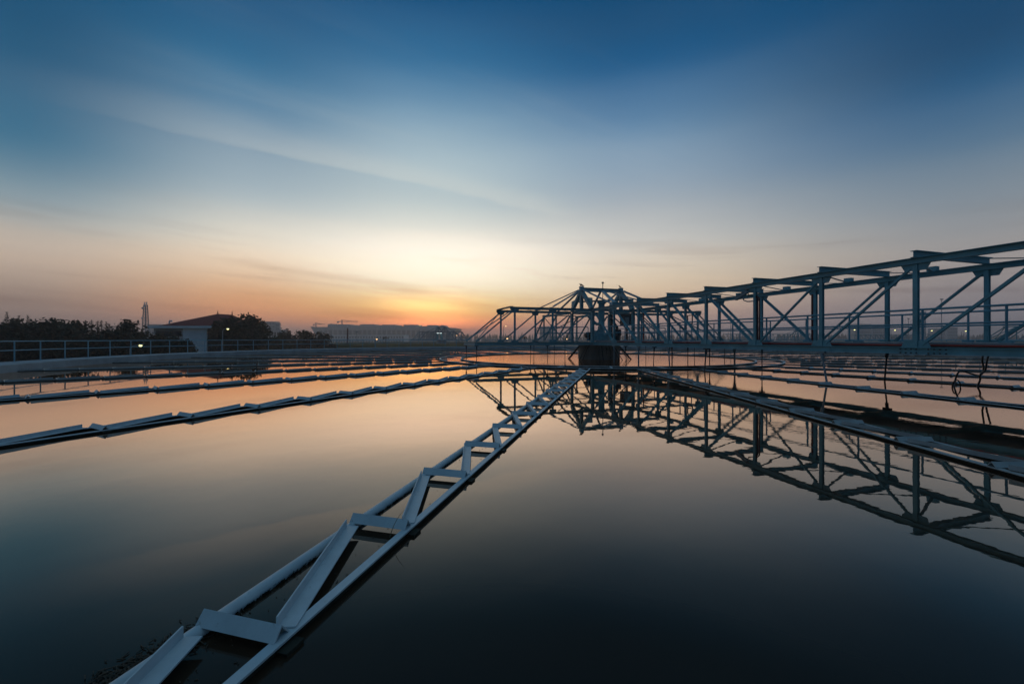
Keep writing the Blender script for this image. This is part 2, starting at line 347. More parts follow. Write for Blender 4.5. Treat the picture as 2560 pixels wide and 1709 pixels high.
# ------------------------------------------------------------------ radial launders
NB = 16; PIT = 1.295; RT0 = 32.85
ZL = 0.034
def launder_meshes(zl, up, up2, m, pipe):
    if pipe:
        b = MB(True); b.tube([(R2+0.1, -0.200, 0.009), (RT, -0.200, 0.009)], 0.045, 12)
    else:
        b = MB(); b.sweep((R2+0.1, -0.20, zl), (RT, -0.20, zl), [(-0.045, 0), (0.045, 0), (0.045, 0.010), (-0.045, 0.010)])
    rim_a = b.mesh('inner_rim'); rim_a.materials.append(m)
    b = MB(); b.sweep((R2+0.1, 0.31, zl), (RT, 0.31, zl), [(-0.012, 0), (0.05, 0), (0.05, 0.012), (-0.012, 0.012)]); rim_b = b.mesh('flat_rim'); rim_b.materials.append(m)
    b = MB(); x0, x1 = R2+0.1, RT - 0.005
    b.box((x0, -0.213, -0.35), (x1, -0.196, -0.03 if pipe else zl-0.003)); b.box((x0, 0.290, -0.35), (x1, 0.308, zl-0.003))
    for k in range(NB):                                           # little support brackets under the flat rim
        r = RT0 - k*PIT
        b.prism([(r-0.06, 0.02), (r+0.06, 0.02), (r+0.035, -0.06), (r-0.035, -0.06)], 0.309, 0.375)
    sides = b.mesh('trough_wall'); sides.materials.append(ALGAE)
    z = zl + 0.013; hw, ht, t = 0.052, up, 0.008
    b = MB(); b.sweep((0, -0.222, z), (0, 0.290, z), [(-hw, 0), (-hw+t*1.4, 0), (0, ht-t*1.4), (hw-t*1.4, 0), (hw, 0), (0, ht)]); crossbar = b.mesh('crossbar'); crossbar.materials.append(m)
    b = MB(); b.angle((0, 0.258, z+0.0005), (-PIT+0.19, -0.138, z+0.008), 0.100, up2, 0.009); brace = b.mesh('diagonal_brace'); brace.materials.append(m)
    return rim_a, rim_b, sides, crossbar, brace
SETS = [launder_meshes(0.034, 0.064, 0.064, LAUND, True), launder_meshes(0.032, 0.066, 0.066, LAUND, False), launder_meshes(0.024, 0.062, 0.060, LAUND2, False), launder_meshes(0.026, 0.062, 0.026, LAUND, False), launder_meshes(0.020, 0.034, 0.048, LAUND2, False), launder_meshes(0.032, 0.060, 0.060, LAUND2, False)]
ORD = ['', 'first', 'second', 'third', 'fourth', 'fifth', 'sixth', 'seventh', 'eighth', 'ninth', 'tenth', 'eleventh', 'twelfth', 'thirteenth', 'fourteenth']
for k in range(-14, 14):
    a = A0 - k*STEP; th = math.atan2(-math.cos(a), -math.sin(a))
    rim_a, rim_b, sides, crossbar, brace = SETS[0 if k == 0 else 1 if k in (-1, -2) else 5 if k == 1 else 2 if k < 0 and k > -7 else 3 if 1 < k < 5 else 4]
    ro = empty('launder_channel', C, th)
    if k == 0: lab = 'foreground launder with white zigzag bracing rising from the lower left corner'
    elif k < 0: lab = ORD[-k] + ' launder channel to the left of the foreground one, counted round the ring'
    else: lab = ORD[k] + ' launder channel to the right of the foreground one, counted round the ring'
    tag(ro, lab, 'launder', 'radial launder channels of the near basin')
    put('rounded_rim' if k == 0 else 'flat_rim', rim_a, ro); put('flat_rim', rim_b, ro); put('trough_wall', sides, ro)
    if k == 0:
        rf = random.Random(5); fb = MB()
        for q in range(1500):
            x = RT - 0.05 - 9.0*rf.random()**1.6; l = 0.008 + 0.022*rf.random(); y = -0.158 + rf.gauss(0, 0.006); a = rf.uniform(-1, 1)
            fb.add([(x - l*0.7, y, -0.01), (x + l*0.7, y + 0.004, -0.01), (x + a*l, y + 0.004 + l*0.35, 0.004 + l*0.75)], [(0, 1, 2)])
        fb.build('algae_fringe', ALGAE, ro)
    for i in range(-1, NB - 1):
        if RT0 - i*PIT < RT - 0.05: put('crossbar', crossbar, ro, (RT0 - i*PIT, 0, 0))
        if RT0 - (i+1)*PIT > R2 + 0.2: put('diagonal_brace', brace, ro, (RT0 - i*PIT - 0.06, 0, 0))
ring = empty('ring_launder', C); tag(ring, 'circular collecting channel round the central pier where all launders meet', 'ring channel')
ZR = 0.065
for nm, r in (('inner_rim', R1), ('outer_rim', R2)):
    MB(True).ring([(r-0.06, ZR-0.02), (r+0.06, ZR-0.02), (r+0.06, ZR+0.012), (r-0.06, ZR+0.012)], n=200).build(nm, RIM, ring)
    MB(True).ring([(r-0.014, -0.4), (r+0.014, -0.4), (r+0.014, ZR-0.021), (r-0.014, ZR-0.021)], n=200).build(nm.replace('rim', 'wall'), ALGAE, ring)
cb = MB(); cb.bar((R1+0.05, 0, ZL+0.03), (R2-0.05, 0, ZL+0.03), 0.07, 0.05); cbm = cb.mesh('tie_bar'); cbm.materials.append(RIM)
for i in range(28):
    a = A0 - (i + 0.5)*STEP; put('tie_bar', cbm, ring, (0, 0, 0), math.atan2(-math.cos(a), -math.sin(a)))

# ------------------------------------------------------------------ central pier
pier = empty('concrete_pier', (6.87, 33.1, 0)); tag(pier, 'stout round concrete pier rising from the water under the bridge hub', 'pier')
b = MB(True); b.ring([(0.01, -2), (1.60, -2), (1.60, 1.10), (0.01, 1.10)], n=48); b.build('shaft', PIERC, pier)
for i in range(10):
    a = R(36*i + 10)
    b = MB(True)
    for dth in (-0.06, 0.06):
        aa = a + dth
        b.tube([(1.62*math.cos(aa), 1.62*math.sin(aa), 1.0), (2.75*math.cos(aa), 2.75*math.sin(aa), -0.3)], 0.025, 8)
    b.build('strut', DARK, pier)

# ------------------------------------------------------------------ the bridge
HB = Vector((7.02, 32.87, 0)); TH = PHI - math.pi/2
HW = 1.717
ZB0, ZB1 = 1.13, 1.32           # bottom chord
def ztop(x): return 3.78 + 0.0078*min(x, 21) if x > 0 else 3.78
def post_mesh(root, x, y, zt, inward):
    b = MB(); b.ibeam((x, y, ZB1+0.002), (x, y, zt), 0.115, 0.115, 0.012, 0.014, up=(0, 1, 0)); b.build('post', TRUSS, root)
def gusset(root, x, y, z, down, w=0.42, h=0.26):
    s = -1 if down else 1
    b = MB(); b.prism([(x-w, z), (x+w, z), (x+w*0.72, z+s*h), (x-w*0.72, z+s*h)], y-0.012, y+0.012); b.build('gusset_plate', TRUSS, root)
def hanger(root, x, y, zt=ZB0, tilt=0.0, r=0.028):
    b = MB(True); b.tube([(x, y, zt), (x+tilt, y, -0.4)], r, 8); b.box((x-0.13, y-0.06, zt-0.06), (x+0.13, y+0.06, zt-0.002)); b.tube([(x, y, zt-0.06), (x+tilt*0.2, y, zt-0.28)], r*1.9, 8)
    b.build('hanger_rod', GREY if r > 0.03 else DARK, root)
def chord(root, x0, x1, y, kind, zf=None):
    b = MB()
    if kind == 'bottom': b.ibeam((x0, y, (ZB0+ZB1)/2), (x1, y, (ZB0+ZB1)/2), 0.14, ZB1-ZB0, 0.014, 0.016)
    else: b.ibeam((x0, y, zf(x0)-0.09), (x1, y, zf(x1)-0.09), 0.20, 0.18, 0.014, 0.018)
    b.build(kind + '_chord', TRUSS, root)
def diag(root, p, q, wdt=0.10):
    b = MB(); b.sweep(p, q, [(-wdt/2, -0.05), (wdt/2, -0.05), (wdt/2, -0.038), (-wdt/2+0.012, -0.038), (-wdt/2+0.012, 0.05), (-wdt/2, 0.05)]); b.build('diagonal', TRUSS, root)
def handrail(root, x0, x1, y, step, z0=1.47, end=False):
    h = MB(True); h.tube([(x0, y, z0+0.97), (x1, y, z0+0.97)], 0.030, 8); h.tube([(x0, y, z0+0.53), (x1, y, z0+0.53)], 0.026, 8); hr = h.build('handrail', RAILP, root)
    n = max(1, round((x1-x0)/step))
    for i in range(n+1):
        x = x0 + (x1-x0)*i/n
        MB(True).tube([(x, y, z0), (x, y, z0+0.95)], 0.03, 8).box((x-0.12, y-0.07, z0-0.001), (x+0.12, y+0.07, z0+0.05)).build('handrail_post', RAILP, hr)

A = empty('walkway_bridge', HB, TH); tag(A, 'long blue steel truss walkway running from the hub out to the right edge', 'bridge')
XP = [1.9, 4.65] + [7.39 + 2.74*i for i in range(10)]
XEND = XP[-1] + 0.2
for y in (-HW, HW):
    chord(A, HW+0.09, XEND, y, 'bottom'); 
    chord(A, HW+0.02, 21.1, y, 'top', ztop); chord(A, 21.1, XEND, y, 'top', ztop)
    sg = -1 if y < 0 else 1
    for i, x in enumerate(XP):
        zt = ztop(x) - 0.181
        if i > 0: post_mesh(A, x, y, zt, -sg)
        if i < len(XP)-1:
            xa, xb = x + 0.14, XP[i+1] - 0.14
            if i <= 4: diag(A, (xa, y, ztop(xa)-0.30), (xb, y, ZB1+0.10))
            else: diag(A, (xa, y, ZB1+0.10), (xb, y, ztop(xb)-0.28))
        if i > 0:
            gusset(A, x, y + sg*0.022, ZB1+0.003, False, 0.36, 0.20); gusset(A, x, y + sg*0.022, ztop(x)-0.183, True, 0.36, 0.20)
for i, x in enumerate(XP):
    if i == 0: continue
    zt = ztop(x) + 0.105
    b = MB(); b.ibeam((x, -HW-0.12, zt), (x, HW+0.12, zt), 0.16, 0.20, 0.014, 0.016); b.build('cross_beam', TRUSS, A)
    b = MB(); b.ibeam((x, -HW+0.072, 1.225), (x, HW-0.072, 1.225), 0.10, 0.15, 0.012, 0.014); b.build('floor_beam', TRUSS, A)
    if i < len(XP)-1:
        xm = (x + XP[i+1])/2; zm = ztop(xm)
        b = MB(); b.box((xm-0.13, HW-0.10, zm+0.003), (xm+0.13, HW+0.10, zm+0.15)); b.build('brace_block', TRUSS, A)
        b = MB(); b.bar((x+0.1, -HW+0.12, ztop(x)-0.05), (xm-0.05, HW-0.12, zm-0.05), 0.09, 0.015); b.bar((XP[i+1]-0.1, -HW+0.12, ztop(XP[i+1])-0.05), (xm+0.05, HW-0.12, zm-0.05), 0.09, 0.015); b.build('lateral_brace', TRUSS, A)
b = MB(); b.box((HW, -1.36, 1.425), (XEND, 1.36, 1.462)); b.build('deck', GREY, A)
for y in (-1.40, 1.40):
    b = MB(); b.box((HW, y-0.035, 1.335), (XEND, y+0.035, 1.468)); b.build('toe_board', GREY, A)
b = MB(True); b.tube([(4.0, -1.475, 1.385), (XEND, -1.475, 1.385)], 0.026, 8)
for i in range(12): b.tube([(6.4+2.4*i, -1.475, 1.385), (6.5+2.4*i, -1.475, 1.385)], 0.04, 8)
b.build('pipe', RED, A)['label'] = 'thin red service pipe along the walkway edge'
handrail(A, 1.9, 31.5, -1.36, 1.75); handrail(A, 1.2, 31.5, 1.36, 1.75)
# hanger rods down to the hood and the launders
for x, y, tl, r in ((4.65, -HW, 0, .034), (6.0, -HW, 0.10, .024), (7.39, -HW, 0, .045), (8.9, -HW, -0.1, .022), (10.13, -HW, 0.12, .034), (12.87, -HW, -0.15, .028), (18.35, -HW, 0.25, .034),
                    (6.1, HW, 0, .022), (7.6, HW, 0, .024), (9.4, HW, 0, .026), (11.2, HW, 0, .045), (18.35, HW, -0.12, .028), (12.9, HW, 0, .022)):
    hanger(A, x, y, ZB0-0.002, tl, r)
# bolted splice on the near bottom chord
b = MB()
for dx_ in (-0.55, -0.42, -0.29, -0.16, 0.12, 0.25, 0.38, 0.51):
    for zz in (1.16, 1.27): b.tube([(21.3+dx_, -HW-0.072, zz), (21.3+dx_, -HW-0.098, zz)], 0.022, 6)
b.build('splice_bolts', DARK, A)
# vertical conduits
b = MB(True)
for dx_ in (0.11, 0.19): b.tube([(15.6+dx_, -HW+0.02, 1.5), (15.6+dx_, -HW+0.02, 3.25), (15.6+dx_-0.12, -HW, 3.36)], 0.026, 8)
b.build('conduit', DRED, A)
b = MB(True); b.tube([(15.5, HW-0.02, 1.5), (15.5, HW-0.02, 3.55)], 0.06, 8); b.build('conduit', DRED, A)
b = MB(); f_ = 0.012
for (a1, a2) in (((0,0),(0.4,0)), ((0.4,0),(0.4,0.5)), ((0.4,0.5),(0,0.5)), ((0,0.5),(0,0))):
    b.bar((8.0+a1[0], 1.36, 2.50+a1[1]), (8.0+a2[0], 1.36, 2.50+a2[1]), 0.05, 0.05)
b.build('sign_frame', DARK, A)

def stub(rot, label, deck):
    S = empty('truss_arm', HB, TH + rot); tag(S, label, 'truss arm', 'short truss arms round the bridge hub')
    X1, X2, X3 = 4.89, 7.72, 10.56
    z = lambda x: 3.78
    for y in (-HW, HW):
        chord(S, HW + 0.09, X3, y, 'bottom'); chord(S, HW + 0.11, X2 + 0.35, y, 'top', z)
        for x in (X1, X2): post_mesh(S, x, y, 3.78 - 0.181, 0)
        diag(S, (HW+0.30, y, 3.50), (X1-0.10, y, ZB1+0.08))
        diag(S, (X1+0.12, y, 3.50), (X2-0.12, y, ZB1+0.08))
        diag(S, (X2+0.12, y, 3.52), (X3-0.10, y, ZB1+0.05), 0.11)
        sg = -1 if y < 0 else 1
        for x in (X1, X2):
            gusset(S, x, y + sg*0.022, ZB1+0.003, False, 0.30, 0.16); gusset(S, x, y + sg*0.022, 3.78-0.183, True, 0.30, 0.18)
        hanger(S, X3-0.15, y, ZB0-0.002, 0, 0.026); hanger(S, X1+0.4, y, ZB0-0.002, 0, 0.02)
    b = MB(); b.ibeam((X3, -HW-0.1, 1.225), (X3, HW+0.1, 1.225), 0.12, 0.22, 0.014, 0.016); b.build('end_beam', TRUSS, S)
    b = MB(); b.ibeam((X2+0.2, -HW, 3.80), (X2+0.2, HW, 3.80), 0.30, 0.06, 0.014, 0.016); b.build('top_beam', TRUSS, S)
    b = MB(); b.ibeam((X1, -HW, 3.80), (X1, HW, 3.80), 0.14, 0.06, 0.014, 0.016); b.build('top_beam', TRUSS, S)
    b = MB(); b.bar((X2+0.15, -HW+0.1, 3.55), (X3-0.12, HW-0.1, 1.40), 0.08, 0.02, (1, 0, 0)); b.build('cross_brace', TRUSS, S)
    b = MB(); b.bar((X2+0.15, HW-0.1, 3.58), (X3-0.12, -HW+0.1, 1.43), 0.08, 0.02, (1, 0, 0)); b.build('cross_brace', TRUSS, S)
    for xa, xb in ((HW+0.2, X1-0.1), (X1+0.1, X2-0.1)):
        b = MB(); b.bar((xa, -HW+0.1, 3.74), (xb, HW-0.1, 3.74), 0.08, 0.012); b.build('lateral_brace', TRUSS, S)
    if deck:
        b = MB(); b.box((1.40, -1.36, 1.425), (X1+0.1, 1.36, 1.462)); b.build('deck', GREY, S)
        handrail(S, 1.9, X1, 1.36, 1.5); handrail(S, 1.9, X1, -1.36, 1.5)
    return S
stub(R(-90), 'short blue truss arm reaching left from the hub in front of the sunrise', True)
stub(R(90), 'short blue truss arm behind the long walkway, reaching right from the hub', True)
stub(R(180), 'short blue truss arm at the back of the hub, half hidden by others', False)

# gantry over the hub
G = empty('gantry_frame', HB, TH); tag(G, 'blue steel gantry with a peaked top frame over the bridge hub', 'gantry')
ZA = 5.38; AY = 1.74
b = MB()
b.ibeam((0, -AY-0.1, ZA), (0, AY+0.1, ZA), 0.2, 0.30, 0.016, 0.02); b.build('ridge_beam', TRUSS, G)
for y in (-AY, AY):
    b = MB(); b.box((-0.13, y-0.14, ZA-0.20), (0.13, y+0.14, ZA+0.24)); b.build('ridge_cap', TRUSS, G)
    b = MB(); b.ibeam((0, y, 3.80), (0, y, ZA-0.16), 0.24, 0.22, 0.016, 0.02, up=(0, 1, 0)); b.build('column', TRUSS, G)
    for sx in (-1, 1):
        b = MB(); b.bar((sx*0.12, y, ZA-0.2), (sx*1.66, y, 3.82), 0.26, 0.24); b.prism([(sx*0.66, 4.74), (sx*1.70, 4.58), (sx*1.75, 3.82), (sx*1.2, 3.82)], y-0.02, y+0.02); b.build('leg', TRUSS, G)
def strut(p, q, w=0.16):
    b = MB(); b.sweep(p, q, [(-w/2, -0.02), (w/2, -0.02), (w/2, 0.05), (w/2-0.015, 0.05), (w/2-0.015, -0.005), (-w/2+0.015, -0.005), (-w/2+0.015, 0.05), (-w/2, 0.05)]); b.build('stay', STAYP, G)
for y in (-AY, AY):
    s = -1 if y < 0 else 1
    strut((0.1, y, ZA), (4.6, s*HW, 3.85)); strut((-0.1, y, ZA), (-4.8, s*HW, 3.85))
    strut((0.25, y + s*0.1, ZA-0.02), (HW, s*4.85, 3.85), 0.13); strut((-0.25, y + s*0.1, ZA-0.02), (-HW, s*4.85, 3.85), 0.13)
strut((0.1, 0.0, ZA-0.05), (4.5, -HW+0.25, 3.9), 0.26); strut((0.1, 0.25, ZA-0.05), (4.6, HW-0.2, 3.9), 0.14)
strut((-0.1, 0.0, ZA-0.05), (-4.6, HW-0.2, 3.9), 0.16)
b = MB(); b.ibeam((-1.6, -AY+0.15, 4.55), (1.6, AY-0.15, 4.55), 0.12, 0.12); b.build('cross_tie', TRUSS, G)
for y in (-HW, HW):
    b = MB(); b.ibeam((-HW, y, 3.69), (HW, y, 3.69), 0.22, 0.18, 0.016, 0.02); b.build('hub_top_beam', TRUSS, G)
    b = MB(); b.ibeam((y, -HW+0.115, 3.69), (y, HW-0.115, 3.69), 0.22, 0.176, 0.016, 0.02); b.build('hub_top_beam', TRUSS, G)
    b = MB(); b.ibeam((-HW-0.08, y, 1.225), (HW+0.08, y, 1.225), 0.16, 0.19, 0.016, 0.02); b.build('hub_bottom_beam', TRUSS, G)
    b = MB(); b.ibeam((y, -HW+0.085, 1.222), (y, HW-0.085, 1.222), 0.16, 0.18, 0.016, 0.02); b.build('hub_bottom_beam', TRUSS, G)
for x in (-HW, HW):
    for y in (-HW, HW):
        b = MB(); b.ibeam((x, y, ZB1+0.004), (x, y, 3.598), 0.20, 0.20, 0.016, 0.02, up=(0, 1, 0)); b.build('hub_post', TRUSS, G)
b = MB(); b.box((-1.399, -1.5, 1.426), (1.60, 1.5, 1.460)); b.build('platform', GREY, G)

D = empty('drive_unit', HB, TH); tag(D, 'blue mixer drive tower with gearbox and motor in the middle of the hub', 'drive unit')
b = MB(True); b.ring([(0.01, 2.05), (0.28, 2.05), (0.24, 2.3), (0.24, 4.35), (0.34, 4.35), (0.34, 4.5), (0.01, 4.5)], n=24); b.build('shaft_casing', TRUSS, D)
b = MB(True); b.ring([(0.01, 1.463), (0.62, 1.463), (0.62, 1.9), (0.45, 2.05), (0.01, 2.05)], n=24); b.build('gearbox', TRUSS, D)
b = MB(True); b.box((0.62, -1.3, 1.463), (1.25, -0.55, 2.0)); b.box((0.72, -1.2, 2.0), (1.15, -0.65, 2.2)); b.build('gear_housing', TRUSS, D)
b = MB(True); b.tube([(0.2, -1.40, 1.85), (0.2, -0.65, 1.85)], 0.25, 16); b.tube([(0.2, -1.55, 1.85), (0.2, -1.40, 1.85)], 0.17, 16); b.box((0.0, -1.3, 1.463), (0.4, -0.7, 1.62)); b.build('motor', DARK, D)
b = MB(True); b.tube([(0.24, -0.1, 2.75), (0.2, -0.55, 2.72), (0.1, -0.8, 2.95), (0.0, -1.15, 3.35)], 0.12, 10); b.build('bent_pipe', TRUSS, D)
b = MB(True); b.tube([(0, 0.9, 1.463), (0, 0.9, 3.5)], 0.09, 10); b.tube([(0.3, 1.2, 1.463), (0.3, 1.2, 2.5), (0.3, 0.6, 3.2)], 0.11, 10); b.build('feed_pipe', DARK, D)
b = MB(True); b.tube([(0.9, 0.85, 1.463), (0.9, 0.85, 1.95)], 0.22, 14); b.tube([(0.9, 0.85, 1.95), (0.9, 0.85, 2.3)], 0.30, 14); b.tube([(0.6, 1.3, 1.9), (1.2, 0.4, 1.9)], 0.12, 10); b.build('pump', DARK, D)
# cabinets and red riser on the platform, right of the tower
Cb = empty('control_cabinet', HB + Vector((2.15, 0.9, 0)), TH); tag(Cb, 'dark control cabinet hanging right of the drive tower on the hub', 'cabinet')
MB().box((-0.3, -0.35, 2.62), (0.3, 0.5, 3.55)).build('body', DARK, Cb)
MB().box((0.302, -0.28, 2.70), (0.32, 0.10, 3.30)).build('door', GREY, Cb)
MB().bar((0, 0.1, 1.46), (0, 0.1, 2.62), 0.12, 0.12).build('stand', DARK, Cb)
Rp = empty('red_pipe', W(1609, 850, 32.4) * 1.0); Rp.location.z = 0
tag(Rp, 'upright red pipe standing on the hub right of the dark cabinet', 'pipe')
MB(True).tube([(0, 0, 1.46), (0, 0, 3.7)], 0.05, 10).build('riser', RED, Rp)
MB(True).tube([(0, 0, 2.0), (0, 0, 2.12)], 0.085, 10).build('flange', RED, Rp)
# mast with a ball
ms = empty('lightning_mast', W(1507, 850, 33.3)); ms.location.z = 0
tag(ms, 'thin mast with a small ball on top above the gantry', 'mast')
zt = W(1507, 707, 33.3).z
MB(True).tube([(0, 0, 3.8), (0, 0, zt)], 0.03, 6).build('pole', DARK, ms)
MB(True).tube([(0, 0, zt-0.04), (0, 0, zt-0.02), (0, 0, zt+0.02), (0, 0, zt+0.06), (0, 0, zt+0.09)], [0.05, 0.09, 0.10, 0.07, 0.01], 10).build('ball', DARK, ms)

# ------------------------------------------------------------------ birds
def bird(loc, yaw, lab):
    b = MB(True)
    b.tube([(-0.20, 0, 0.03), (-0.12, 0, 0.065), (-0.05, 0, 0.10), (0.02, 0, 0.14), (0.065, 0, 0.185), (0.085, 0, 0.225), (0.105, 0, 0.245), (0.128, 0, 0.245), (0.16, 0, 0.235)],
           [0.012, 0.025, 0.055, 0.066, 0.050, 0.032, 0.036, 0.022, 0.004], 10)
    for y in (-0.025, 0.025): b.tube([(0.0, y, 0.09), (0.01, y, 0.03), (0.0, y, 0.0), (0.04, y, 0.0)], 0.007, 5)
    b.v = [(x*0.8, y*0.8, z*0.8) for x, y, z in b.v]
    o = b.build('bird', BIRD, None, loc, yaw); tag(o, lab, 'bird', 'birds perched on the gantry'); return o
zc_ = ZA + 0.24
Mh = Matrix.Translation(HB) @ Matrix.Rotation(TH, 4, 'Z')
bird(Mh @ Vector((0.05, -AY-0.09, zc_)), R(150), 'leftmost dark bird perched on the left peak of the gantry')
bird(Mh @ Vector((-0.05, -AY+0.09, zc_)), R(160), 'second dark bird beside another on the left gantry peak')
bird(Mh @ Vector((0.0, AY-0.08, zc_)), R(165), 'lone small bird perched on the right gantry peak')

# ------------------------------------------------------------------ camera, hoses
cc_ = Mh @ Vector((15.6, -HW, 3.37))
sc_ = empty('security_camera', cc_, TH); tag(sc_, 'grey security camera on a bracket fixed to a bridge post', 'security camera')
MB(True).sweep((-0.22, -0.16, 0.20), (-0.78, -0.22, -0.08), [(-0.075, -0.06), (0.075, -0.06), (0.075, 0.05), (0.05, 0.075), (-0.05, 0.075), (-0.075, 0.05)]).build('housing', GREY, sc_)
MB(True).sweep((-0.18, -0.16, 0.285), (-0.84, -0.22, -0.035), [(-0.09, 0), (0.09, 0), (0.09, 0.015), (-0.09, 0.015)]).build('sunshield', GREY, sc_)
MB(True).tube([(-0.07, -0.02, -0.22), (-0.30, -0.1, -0.22), (-0.42, -0.16, -0.16), (-0.44, -0.19, 0.0)], 0.025, 8).build('bracket', GREY, sc_)
MB(True).tube([(-0.22, -0.15, 0.16), (-0.20, -0.12, 0.02), (-0.07, -0.02, -0.02)], 0.018, 8).build('cable', RUB, sc_)
def smooth_path(pts, n=10):
    P = [Vector(p) for p in pts]; out = []
    for i in range(len(P)-1):
        a, b_, c_, d_ = P[max(i-1, 0)], P[i], P[i+1], P[min(i+2, len(P)-1)]
        for k in range(n):
            t = k/n; out.append(0.5*((2*b_) + (c_-a)*t + (2*a-5*b_+4*c_-d_)*t*t + (3*b_-a-3*c_+d_)*t**3))
    out.append(P[-1]); return out
def hose(pts, lab, r=0.026):
    p = [W(*q) for q in pts]; MBo = MB(True).tube(smooth_path(p), r, 8)
    o = MBo.build('rubber_hose', RUB); tag(o, lab, 'hose', 'black hoses hanging from the bridge'); return o
hose([(2460, 872, 14.0), (2456, 900, 14.0), (2459, 925, 14.0), (2449, 938, 14.0), (2428, 934, 14.1), (2405, 927, 14.2), (2395, 932, 14.2), (2388, 950, 14.2), (2384, 968, 13.9), (2382, 982, 13.6)], 'black hose looping left from under the bridge into the water')
hose([(2476, 872, 13.9), (2468, 900, 13.9), (2463, 925, 13.9), (2451, 936, 13.9), (2450, 950, 13.9), (2444, 965, 13.9), (2443, 985, 13.7)], 'black hose dropping straight from under the bridge into the water')
hose([(2398, 982, 13.6), (2401, 962, 13.6), (2394, 950, 13.6), (2384, 955, 13.6), (2380, 970, 13.6), (2379, 985, 13.6)], 'small coil of black hose poking out of the water', 0.018)

# ------------------------------------------------------------------ small floating things
o = MB(True)
pts = smooth_path([(-0.97, 3.32, -0.01), (-0.945, 3.31, 0.07), (-0.90, 3.30, 0.16), (-0.845, 3.30, 0.23)], 6)
o.tube(pts, [0.004*(1 - 0.85*i/len(pts)) for i in range(len(pts))], 5)
tag(o.build('grass_blade', STRAW, None), 'thin dry grass blade standing in the water inside the foreground launder', 'grass blade')
rnd = random.Random(3); o = MB()
for i in range(600):
    t = rnd.random(); x = -1.95 + 0.32*t + rnd.gauss(0, 0.05); y = 1.72 + 0.62*t + rnd.gauss(0, 0.07); a = rnd.random()*6.3; l = 0.006 + 0.016*rnd.random()
    o.bar((x - l*math.cos(a), y - l*math.sin(a), 0.004), (x + l*math.cos(a), y + l*math.sin(a), 0.006 + rnd.random()*0.006), 0.004, 0.004)
u0 = Vector((-math.sin(A0), -math.cos(A0), 0)); n0 = Vector((math.cos(A0), -math.sin(A0), 0))
for i in range(170):
    p = C + u0*(33.3 - 6.0*rnd.random()**1.5) + n0*rnd.uniform(-0.14, 0.27); a = rnd.random()*6.3; l = 0.002 + 0.008*rnd.random()**2
    o.bar((p.x - l*math.cos(a), p.y - l*math.sin(a), 0.003), (p.x + l*math.cos(a), p.y + l*math.sin(a), 0.004), 0.004, 0.003)
tag(o.build('floating_debris', SCUM), 'floating twigs and specks beside and inside the foreground launder', 'debris', kind='stuff')

